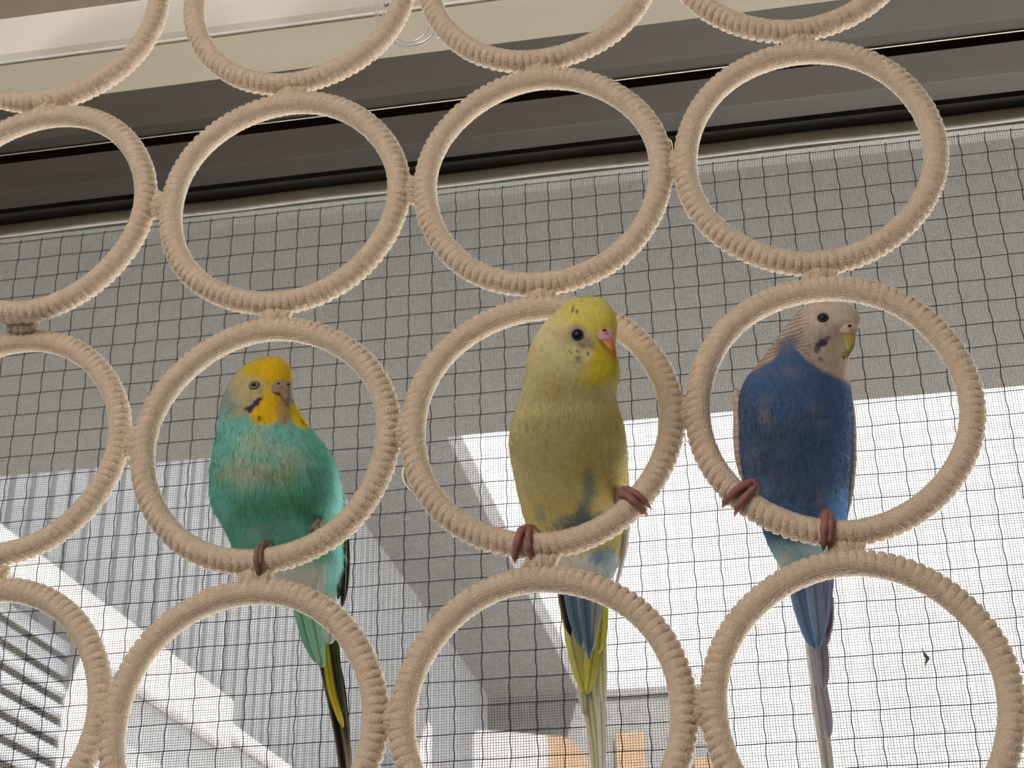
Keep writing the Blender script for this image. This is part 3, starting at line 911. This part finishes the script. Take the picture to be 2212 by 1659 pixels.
blade(gb, 'wing_feather', [(716, 1040, 8, .0235), (730, 1090, 7, .0255), (736, 1160, 6, .0275), (737, 1240, 7, .0295), (730, 1296, 6, .032)], lin(88, 92, 84, 2.2), edge=dk)
blade(gb, 'wing_feather', [(735, 1055, 3, .020), (741, 1085, 4, .022), (744, 1130, 4, .024), (745, 1200, 4, .026), (744, 1290, 3, .031)], bk, edge=lin(120, 130, 90, 2.2))
tl = [('tail_feather', [(700, 1380, 14, .047), (722, 1460, 19, .052), (735, 1550, 18, .058), (744, 1640, 15, .064), (748, 1720, 10, .069)], lin(66, 60, 50, 2.0), None, bk),
      ('tail_feather', [(690, 1400, 9, .046), (710, 1480, 11, .051), (728, 1570, 10, .057), (742, 1660, 9, .063), (747, 1730, 6, .067)], bk, None, lin(104, 96, 84, 2.2)),
      ('tail_feather', [(712, 1390, 12, .045), (730, 1470, 11, .050), (744, 1560, 8, .056), (752, 1620, 7, .060), (755, 1690, 5, .064)], lin(60, 58, 50, 2.0), lin(130, 118, 106, 2.2), lin(112, 104, 92, 2.2)),
      ('tail_feather', [(700, 1370, 8, .0435), (707, 1430, 9.5, .046), (716, 1490, 9, .049), (731, 1540, 8, .052), (742, 1572, 5, .054)], lin(150, 134, 34, 3.2), lin(150, 146, 60, 3.0), lin(128, 124, 50, 2.6)),
      ('tail_feather', [(722, 1380, 9, .044), (728, 1430, 8, .0465), (735, 1480, 6, .049), (741, 1540, 4, .052)], lin(58, 72, 44, 2.2), lin(40, 42, 34, 2), lin(44, 48, 40, 2)),
      ('undertail_covert', [(664, 1280, 20, .0255), (682, 1370, 19, .0315), (692, 1420, 12, .0355), (696, 1442, 7, .0375)], pale_t, lin(96, 142, 112, 2.6), lin(110, 160, 138, 2.6)),
      ('undertail_covert', [(704, 1280, 18, .0245), (712, 1350, 16, .0295), (712, 1392, 11, .033)], lin(140, 182, 160, 2.8), None, lin(150, 190, 172, 2.8)),
      ('undertail_covert', [(640, 1285, 14, .0265), (662, 1370, 14, .033), (684, 1432, 7, .0385)], lin(100, 150, 130, 2.6), None, None)]
for nm, st, c_, tc_, ed_ in tl: blade(gb, nm, st, c_, tc_, ed_)

# ---- yellow budgie on the third ring of the third row
yb = tag(empty('budgerigar', tuple(unp(1180, 1180, 0.01))), 'pale yellow budgie with orange beak perched in the middle, head over the ring', 'bird')
def ycol(X, Y, FR):
    n1, n2, n3 = vnoise(X, Y, 70, 21), vnoise(X, Y, 26, 22), vnoise(X, Y, 9, 23)
    C = np.tile(lin(134, 128, 95, LK * 1.05), (len(X), 1))
    C = mixc(C, .5 * sstep(.0, .6, n1), lin(134, 122, 70, LK))
    C = mixc(C, (1 - sstep(690, 740, Y + 0.25 * (1230 - X))) * sstep(1180, 1250, X), lin(142, 132, 66, LK))
    C = mixc(C, .9 * (1 - sstep(640, 690, Y)), lin(136, 130, 68, LK))
    bib = lin(150, 138, 34, LK)
    C = blob(C, X, Y, FR, 1302, 772, 34, 46, 0, bib, .5, .9)
    C = blob(C, X, Y, FR, 1295, 812, 46, 22, -12, bib, .6, .75)
    C = blob(C, X, Y, FR, 1310, 700, 24, 26, 0, lin(146, 136, 56, LK), .6, .7)
    C = blob(C, X, Y, FR, 1318, 850, 18, 26, 0, lin(160, 156, 120, LK), .8, .3)
    # grey cheek skin, small dark ticks
    gr = lin(122, 108, 88, LK)
    C = blob(C, X, Y, FR, 1240, 728, 38, 18, 8, gr, .6, .8, .2)
    C = blob(C, X, Y, FR, 1262, 742, 22, 12, 20, lin(104, 94, 84, LK), .6, .7, .3)
    C = blob(C, X, Y, FR, 1247, 718, 16, 18, 0, lin(82, 78, 80, 3), .6, .75)
    C = blob(C, X, Y, FR, 1258, 746, 12, 4.5, 35, lin(84, 80, 72, 3), .6, .7)
    C = blob(C, X, Y, FR, 1268, 766, 10, 14, 0, lin(168, 158, 130, LK), .6, .6)
    tick = lin(66, 62, 52, 2.2)
    for cx, cy, rx, ry, an in ((1237.5, 668, 2.6, 8.5, 12), (1246.5, 673, 3, 5, 10), (1232, 761, 4.5, 1.6, 45), (1247, 759, 4, 2, 25), (1248, 772, 7, 1.5, 0), (1248, 777, 6, 1.7, 4), (1247, 783, 7, 1.2, 0), (1256, 650, 4, 3, 0)):
        C = blob(C, X, Y, FR, cx, cy, rx, ry, an, tick, .5, .85 if cy > 655 else .4)
    C = blob(C, X, Y, FR, 1269.5, 763.5, 3.3, 4.8, 0, lin(86, 62, 84, 2.2), .35, 1)
    # blue smudge up the belly and across the vent
    bl = lin(84, 96, 84, 2.6); bd = lin(58, 74, 80, 2.4)
    C = blob(C, X, Y, FR, 1271, 1058, 14, 40, 4, bl, .6, .85, .25)
    C = blob(C, X, Y, FR, 1266, 1030, 10, 14, 0, bl, .7, .5)
    C = blob(C, X, Y, FR, 1258, 1132, 62, 22, -8, bd, .55, .95, .3)
    C = blob(C, X, Y, FR, 1256, 1110, 14, 22, 0, bd, .6, .8, .2)
    C = blob(C, X, Y, FR, 1168, 1112, 12, 18, -20, bl, .7, .6, .3)
    C = mixc(C, sstep(1185, 1205, Y), lin(150, 160, 150, 2.9))
    C = blob(C, X, Y, FR, 1300, 1200, 26, 16, -20, lin(72, 104, 128, 2.8), .5, .85, .3)
    C = blob(C, X, Y, FR, 1318, 1216, 14, 34, 8, lin(110, 128, 136, 2.9), .5, .7, .3)
    C = mixc(C, sstep(1236, 1270, Y), lin(92, 112, 122, 2.8))
    C = C * (1 + .07 * n3 + .05 * vnoise(X * 2, Y * .6, 6, 29))[:, None]
    return np.clip(C, .01, .9)
def zc(z, l, r): return (620 + z / 2.676, 1060 + l / 2.676, 1060 + r / 2.676)
def ysec(z, l, r, d, k): return (*zc(z, l, r), d, k)
ys = [ysec(54, 572, 590, -.030, 1), ysec(58, 530, 625, -.030, 1), ysec(66, 490, 650, -.030, 1), ysec(78, 462, 668, -.030, .96), ysec(100, 425, 690, -.030, .92), ysec(150, 365, 720, -.030, .88), ysec(200, 312, 732, -.030, .82), ysec(250, 272, 733, -.0295, .78), ysec(300, 242, 724, -.029, .75),
      ysec(350, 222, 722, -.028, .73), ysec(400, 208, 730, -.027, .72), ysec(450, 200, 746, -.0255, .70), ysec(500, 196, 752, -.024, .70), ysec(550, 190, 742, -.022, .71), ysec(600, 182, 722, -.020, .72), ysec(650, 168, 724, -.017, .73), ysec(700, 146, 740, -.0145, .74), ysec(750, 125, 757, -.012, .75),
      ysec(800, 110, 769, -.009, .75), ysec(850, 103, 780, -.006, .75), ysec(900, 101, 787, -.003, .76), ysec(950, 104, 791, .000, .77), ysec(1000, 112, 792, .003, .78), ysec(1050, 122, 793, .006, .78), ysec(1100, 133, 793, .0092, .78), ysec(1150, 143, 792, .0122, .78), ysec(1200, 154, 790, .0150, .77),
      ysec(1250, 167, 788, .0178, .76), ysec(1300, 180, 785, .0205, .74), ysec(1350, 194, 780, .0225, .72), ysec(1400, 214, 775, .0242, .70), ysec(1450, 240, 770, .0255, .68), ysec(1500, 275, 762, .0268, .64), ysec(1550, 310, 752, .028, .60), ysec(1600, 345, 738, .0295, .55), ysec(1660, 385, 712, .0315, .48),
      (1262, 1218, 1312, .0325, .36), (1285, 1226, 1306, .034, .24), (1305, 1240, 1292, .0355, .2), (1315, 1255, 1278, .036, .2)]
yo, yt, yd = body_obj(yb, ys, ycol)
down(yb, yd, 36000, 0.0022, 21, lift=.2)
M['beak_orange'] = mat('orange_beak', (0.62, 0.22, 0.07), 0.4, noise=.15, nscale=900, trans=.12)
M['cere_mauve'] = mat('mauve_pink_cere', (0.52, 0.30, 0.34), 0.5, bump=.3, bscale=1500)
loc, nor = hit(yt, 1306, 728); dB = float((np.array(loc) - RO) @ RN)
horn('upper_beak', [(729, 1300, 1323, dB - .0005, .8), (737, 1301, 1325.5, dB - .0018, .8), (746, 1306, 1327.5, dB - .0022, .8), (756, 1313, 1329.5, dB - .0022, .85), (766, 1320, 1330.5, dB - .0016, .9), (774, 1325, 1330, dB - .001, 1), (779, 1326.5, 1328.5, dB - .0004, 1)], M['beak_orange'], yb)
horn('cere', [(709, 1304, 1312, dB - .0003, .6), (712, 1297, 1322, dB - .0006, .6), (718, 1291.5, 1325.5, dB - .0010, .6), (725, 1289.5, 1325.5, dB - .0013, .58), (732, 1291, 1325, dB - .0014, .55), (737, 1294, 1322, dB - .0012, .5), (741, 1299, 1312, dB - .0008, .5)], M['cere_mauve'], yb)
ball('nostril', Vector(unp(1306, 713.5, dB - .0038)), .00055, mat('dark_red_nostril', (.16, .03, .03), .7), yb, (1.5, 1, .8))
M['lid_dark'] = mat('dark_eyelid', (0.035, 0.03, 0.04), .8)
eye(yb, yt, 1247.5, 723, .0017, M['eye'], M['lid_dark'], 1.0, .00035)
foot(yb, (2, 2), [(-98.5, 160, -1.0, .0016), (-95.0, 125, 1.0, .0014)], unp(1165, 1160, .012), M['skin'], M['pink_claw'])
foot(yb, (2, 2), [(-46.5, 158, 1.0, .0016), (-42.5, 140, 0.0, .0014)], unp(1335, 1085, .010), M['skin'], M['pink_claw'])
blw, pal = lin(72, 96, 122, 2.8), lin(158, 156, 112, 2.9)
yel, crm = lin(156, 148, 66, 3.0), lin(172, 166, 138, 2.9)
tl = [('tail_feather', [(1262, 1400, 16, .050), (1274, 1480, 17, .056), (1287, 1570, 18, .062), (1293, 1650, 15, .068), (1296, 1740, 9, .074)], crm, None, lin(150, 146, 120, 2.8)),
      ('tail_feather', [(1256, 1380, 12, .049), (1262, 1460, 12, .054), (1272, 1540, 10, .060), (1283, 1630, 9, .066), (1288, 1720, 6, .071)], lin(160, 154, 124, 2.8), None, lin(196, 190, 170, 3)),
      ('tail_feather', [(1290, 1390, 12, .049), (1296, 1470, 11, .054), (1299, 1540, 10, .059), (1301, 1630, 8, .064), (1301, 1720, 6, .069)], crm, None, lin(196, 190, 170, 3)),
      ('tail_feather', [(1244, 1340, 10, .045), (1252, 1420, 11, .050), (1258, 1500, 9, .055), (1262, 1545, 6, .058)], lin(166, 160, 120, 3), lin(196, 190, 164, 3), lin(196, 190, 164, 3)),
      ('tail_feather', [(1300, 1350, 10, .045), (1301, 1420, 10, .049), (1303, 1480, 8, .053), (1305, 1530, 5, .056)], lin(170, 164, 110, 3), lin(200, 196, 170, 3), lin(196, 190, 164, 3)),
      ('tail_feather', [(1222, 1260, 10, .037), (1226, 1320, 12, .041), (1236, 1390, 14, .046), (1250, 1450, 13, .050), (1262, 1497, 8, .053)], pal, yel, yel),
      ('tail_feather', [(1208, 1240, 8, .036), (1216, 1290, 11, .039), (1226, 1340, 11, .042), (1234, 1378, 6, .045)], lin(44, 42, 38, 1.8), lin(36, 32, 34, 1.6), lin(120, 116, 70, 2.4)),
      ('tail_feather', [(1302, 1270, 12, .036), (1300, 1330, 14, .040), (1296, 1380, 14, .044), (1292, 1412, 8, .046)], yel, lin(150, 148, 84, 3), yel),
      ('tail_feather', [(1280, 1330, 16, .043), (1282, 1400, 18, .047), (1274, 1460, 17, .051), (1268, 1500, 11, .053)], yel, lin(162, 156, 92, 3), pal),
      ('undertail_covert', [(1228, 1240, 16, .0275), (1239, 1320, 15, .033), (1250, 1370, 10, .0365), (1256, 1398, 5, .0385)], blw, None, lin(84, 106, 128, 2.8)),
      ('undertail_covert', [(1258, 1240, 18, .0265), (1264, 1320, 15, .0325), (1270, 1380, 10, .037), (1274, 1424, 5, .0395)], blw, lin(64, 90, 116, 2.8), lin(100, 118, 124, 2.8)),
      ('undertail_covert', [(1290, 1240, 19, .0270), (1286, 1320, 16, .033), (1281, 1370, 10, .0365), (1278, 1408, 5, .039)], lin(112, 122, 124, 2.9), blw, lin(132, 138, 124, 2.9))]
for nm, st, c_, tc_, ed_ in tl: blade(yb, nm, st, c_, tc_, ed_, tip=.22)
blade(yb, 'wing_feather', [(1352, 1010, 5, .012), (1357, 1090, 5, .017), (1352, 1170, 6, .024), (1340, 1230, 5, .030), (1326, 1280, 4, .035)], lin(190, 184, 150, 3), None, lin(200, 176, 150, 3))

# ---- blue budgie on the fourth ring of the third row
bb = tag(empty('budgerigar', tuple(unp(1760, 1160, 0.01))), 'dusky blue budgie with white face perched at right', 'bird')
BK = 3.2
def bcol(X, Y, FR):
    n1, n2, n3 = vnoise(X, Y, 66, 41), vnoise(X, Y, 25, 42), vnoise(X, Y, 9, 43)
    C = np.tile(lin(46, 63, 92, BK * .95), (len(X), 1))
    C = mixc(C, .8 * sstep(.0, .6, n1), lin(53, 64, 84, BK * .9))
    C = mixc(C, .8 * sstep(1030, 1110, Y + 30 * n1) * (1 - sstep(1610, 1700, X) + sstep(1770, 1810, X)), lin(70, 104, 142, BK))
    for cx, cy, rx, ry, an, am in ((1650, 890, 10, 24, -10, .7), (1658, 905, 12, 12, 0, .5), (1758, 882, 12, 10, 0, .6), (1630, 980, 14, 30, 0, .4), (1700, 975, 18, 16, 0, .3), (1775, 915, 16, 10, 0, .35), (1710, 802, 22, 10, 0, .5), (1770, 1075, 10, 30, 14, .5), (1680, 1030, 22, 12, 0, .3), (1655, 860, 16, 12, 0, .35)):
        C = blob(C, X, Y, FR, cx, cy, rx, ry, an, lin(92, 90, 92, BK * .8), .9, am * .8, .5)
    C = mixc(C, sstep(1150, 1185, Y), lin(112, 138, 160, 3.0))
    C = mixc(C, sstep(1170, 1230, Y) * sstep(0.1, .5, n2), lin(160, 166, 160, 3.0))
    C = mixc(C, sstep(1230, 1265, Y), lin(84, 102, 130, 2.4))
    # head: white face, barred nape
    edge = np.interp(X, [1600, 1640, 1665, 1690, 1705, 1722, 1740, 1780, 1830, 1870], [806, 794, 776, 746, 739, 753, 777, 804, 826, 832]) + 5 * n2
    hd = 1 - sstep(-8, 8, Y - edge)
    wh = lin(142, 130, 120, BK * .72)
    C = mixc(C, hd, wh)
    nb_ = sstep(0, 40, 1758 - X + 0.10 * (Y - 700) - 8 * n2) * hd
    nb_ = np.where(FR, nb_, hd)
    wave = sstep(-.1, .5, np.sin((Y + 0.35 * X) * .78 + 2.2 * n2))
    C = mixc(C, nb_ * .75, lin(112, 100, 90, BK))
    C = mixc(C, nb_ * wave * .8, lin(72, 64, 60, 3.2))
    C = blob(C, X, Y, FR, 1700, 745, 26, 16, -35, lin(62, 62, 76, 3.4), .6, .85, .25)
    # eye surround, cheek patch, throat spots
    dkc = lin(56, 50, 62, 2.4)
    C = blob(C, X, Y, FR, 1780, 685, 17, 12, 35, lin(90, 80, 76, 3.4), .6, .8)
    C = blob(C, X, Y, FR, 1773, 743, 18, 8, -36, dkc, .3, 1, .3)
    C = blob(C, X, Y, FR, 1787, 731, 6, 5, -30, lin(84, 72, 78, 2.8), .4, .9, .2)
    C = blob(C, X, Y, FR, 1763, 756, 6, 8, 10, lin(78, 70, 82, 2.8), .4, .9, .3)
    C = blob(C, X, Y, FR, 1772, 776, 5, 6, 0, lin(88, 76, 76, 2.8), .4, .9, .2)
    C = blob(C, X, Y, FR, 1766, 783, 9, 4, 0, lin(110, 98, 96, 3.4), .5, .7, .2)
    C = blob(C, X, Y, FR, 1788, 788, 9, 6, 0, lin(112, 100, 98, 3.4), .5, .7, .2)
    C = C * (1 + .09 * n3 + .06 * vnoise(X * 2, Y * .6, 6, 49))[:, None]
    return np.clip(C, .01, .9)
def bsec(z, l, r, d, k): return (620 + z / 2.676, 1540 + l / 2.676, 1540 + r / 2.676, d, k)
bs = [bsec(83, 680, 700, -.014, 1), bsec(87, 632, 742, -.014, 1), bsec(100, 545, 788, -.014, .9), bsec(120, 508, 820, -.014, .84), bsec(150, 482, 845, -.014, .8), bsec(180, 455, 857, -.014, .76), bsec(210, 432, 860, -.014, .72), bsec(230, 416, 853, -.0138, .7), bsec(255, 396, 830, -.0135, .68), bsec(300, 364, 798, -.012, .66), bsec(350, 329, 786, -.0105, .64),
      bsec(400, 291, 789, -.009, .62), bsec(450, 250, 790, -.007, .62), bsec(500, 208, 789, -.005, .64), bsec(550, 172, 794, -.003, .66), bsec(600, 153, 800, -.001, .68), bsec(650, 148, 802, .0005, .70), bsec(700, 146, 804, .002, .72), bsec(750, 146, 806, .0035, .73), bsec(800, 147, 806, .005, .74), bsec(850, 148, 806, .0067, .74),
      bsec(900, 150, 804, .0085, .74), bsec(950, 153, 802, .0105, .74), bsec(1000, 158, 800, .0125, .74), bsec(1050, 166, 798, .0145, .73), bsec(1100, 178, 795, .0162, .72), bsec(1150, 192, 792, .018, .72), bsec(1200, 210, 789, .0195, .72), bsec(1250, 232, 785, .0212, .71), bsec(1300, 255, 780, .0225, .70), bsec(1350, 270, 774, .0238, .68), bsec(1400, 285, 764, .025, .66), bsec(1450, 303, 752, .0262, .62), bsec(1500, 325, 738, .0275, .56), bsec(1560, 356, 720, .029, .5),
      (1225, 1684, 1802, .0308, .40), (1255, 1698, 1800, .0325, .28), (1280, 1712, 1794, .034, .22), (1300, 1735, 1780, .0355, .2)]
bo, bt, bd_ = body_obj(bb, bs, bcol)
down(bb, bd_, 36000, 0.0022, 31, lift=.2)
M['beak_olive'] = mat('olive_yellow_beak', (0.36, 0.28, 0.09), 0.4, noise=.12, nscale=900)
M['cere_tan'] = mat('tan_cere', (0.50, 0.38, 0.30), 0.55, bump=.3, bscale=1500)
loc, nor = hit(bt, 1832, 714); dB = float((np.array(loc) - RO) @ RN)
horn('upper_beak', [(721, 1817, 1849, dB - .0003, .7), (728, 1818, 1848.5, dB - .0016, .7), (738, 1820.5, 1847.5, dB - .0022, .72), (748, 1822, 1846, dB - .0024, .75), (758, 1824, 1842.5, dB - .0022, .8), (766, 1826, 1838, dB - .0016, .85), (772, 1828, 1834, dB - .001, .95), (776, 1829.5, 1831.5, dB - .0005, 1)], M['beak_olive'], bb)
horn('cere', [(696.5, 1829, 1837, dB - .0002, .6), (699, 1820, 1847, dB - .0006, .6), (706, 1815, 1852, dB - .0010, .58), (713, 1812.5, 1853, dB - .0012, .55), (719, 1814, 1851, dB - .0012, .5), (724, 1819, 1847, dB - .0009, .5)], M['cere_tan'], bb)
horn('lower_beak', [(760, 1818, 1830, dB + .0008, .9), (768, 1818, 1829, dB + .0006, .9), (774, 1820, 1827, dB + .001, .9), (777, 1822, 1825, dB + .0012, .9)], mat('brown_lower_beak', (.22, .16, .09), .5), bb)
ball('nostril', Vector(unp(1835.5, 704, dB - .0042)), .00055, M['nostril'], bb, (1.2, 1, 1))
eye(bb, bt, 1777.5, 686, .0015, M['eye'], M['lid_dark'], .9, .00045)
foot(bb, (3, 2), [(-137.5, 160, -1.0, .0017), (-133.0, 150, 0.0, .0015)], unp(1620, 1045, .010), M['skin'], M['pink_claw'])
foot(bb, (3, 2), [(-98.5, 155, .5, .0017), (-94.8, 140, -1.0, .0015)], unp(1778, 1118, .011), M['skin'], M['claw'])
def wcol(C0, C1):
    def f(X, Y, FR):
        n2 = vnoise(X, Y, 20, 61)
        C = np.tile(C0, (len(X), 1))
        C = mixc(C, sstep(.0, .7, np.sin(Y * .42 + 1.6 * n2)) * .45, C1)
        return np.clip(C * (1 + .1 * vnoise(X, Y, 6, 62))[:, None], .01, .9)
    return f
for secs, c0, c1 in (([(838, 1586, 1592, .010, 1.6), (860, 1582, 1604, .011, 1.5), (890, 1583.5, 1610, .012, 1.4), (940, 1583.5, 1609, .014, 1.4), (980, 1586.5, 1608, .016, 1.4), (1010, 1592, 1608, .018, 1.3), (1034, 1600, 1609, .0195, 1.3), (1044, 1606, 1608, .020, 1)], lin(120, 110, 100, 3.4), lin(78, 76, 78, 2.6)),
                     ([(846, 1832, 1838, .010, 1.6), (870, 1824, 1844, .011, 1.5), (905, 1819, 1849, .012, 1.4), (950, 1823, 1850.5, .014, 1.3), (1000, 1826, 1850.5, .016, 1.3), (1040, 1827, 1847, .018, 1.3), (1080, 1826, 1841, .020, 1.3), (1110, 1824, 1833, .022, 1.2), (1132, 1824, 1828, .0235, 1)], lin(116, 106, 98, 3.2), lin(66, 62, 62, 2.6))):
    V, X, Y, FR, F = loft(secs, 70, 32)
    w = mesh('wing', V, F, M['feather'], bb); set_col(w.data, wcol(c0, c1)(X, Y, FR))
bl1, bl2, gy1, wh1 = lin(80, 100, 130, 2.4), lin(96, 112, 136, 2.4), lin(126, 126, 138, 2.8), lin(178, 178, 180, 2.8)
tl = [('tail_feather', [(1762, 1480, 14, .056), (1774, 1560, 14.5, .062), (1786, 1640, 14, .068), (1794, 1730, 11, .075), (1798, 1800, 6, .080)], wh1, None, lin(160, 160, 164, 2.8)),
      ('tail_feather', [(1758, 1400, 14, .050), (1770, 1470, 14, .055), (1784, 1540, 13.5, .060), (1792, 1594, 9, .064)], gy1, lin(120, 124, 144, 2.8), lin(138, 138, 148, 2.8)),
      ('tail_feather', [(1768, 1360, 16, .046), (1776, 1420, 15, .050), (1779, 1462, 12, .053), (1779, 1491, 6, .055)], lin(112, 112, 126, 2.8), lin(120, 118, 132, 2.8), lin(124, 120, 130, 2.8)),
      ('tail_feather', [(1744, 1370, 7, .0485), (1754, 1440, 8, .053), (1764, 1510, 8, .058), (1774, 1580, 7, .063), (1784, 1660, 5, .069)], lin(166, 160, 154, 2.8), None, lin(186, 182, 176, 2.9)),
      ('tail_feather', [(1796, 1290, 6, .040), (1796, 1330, 6, .043), (1794, 1360, 5, .045), (1790, 1380, 3, .047)], lin(110, 96, 100, 2.6), wh1, wh1),
      ('tail_feather', [(1789, 1300, 8, .0405), (1788, 1350, 9, .044), (1786, 1395, 6, .0475)], lin(96, 92, 106, 2.6), gy1, gy1),
      ('undertail_covert', [(1714, 1235, 18, .0275), (1731, 1310, 18, .0335), (1748, 1370, 14, .0385), (1762, 1402, 7, .041)], bl1, None, lin(76, 104, 142, 2.9)),
      ('undertail_covert', [(1756, 1235, 20, .026), (1764, 1310, 19, .0325), (1768, 1360, 14, .037), (1769, 1400, 7, .040)], bl2, bl1, lin(84, 104, 138, 2.9)),
      ('undertail_covert', [(1788, 1235, 13, .027), (1786, 1300, 12, .033), (1782, 1340, 9, .0365), (1777, 1372, 5, .039)], lin(96, 104, 132, 2.9), None, bl1)]
for nm, st, c_, tc_, ed_ in tl: blade(bb, nm, st, c_, tc_, ed_, tip=.22)
for b_o in (gb, yb, bb): b_o['group'] = 'budgies on the rings'
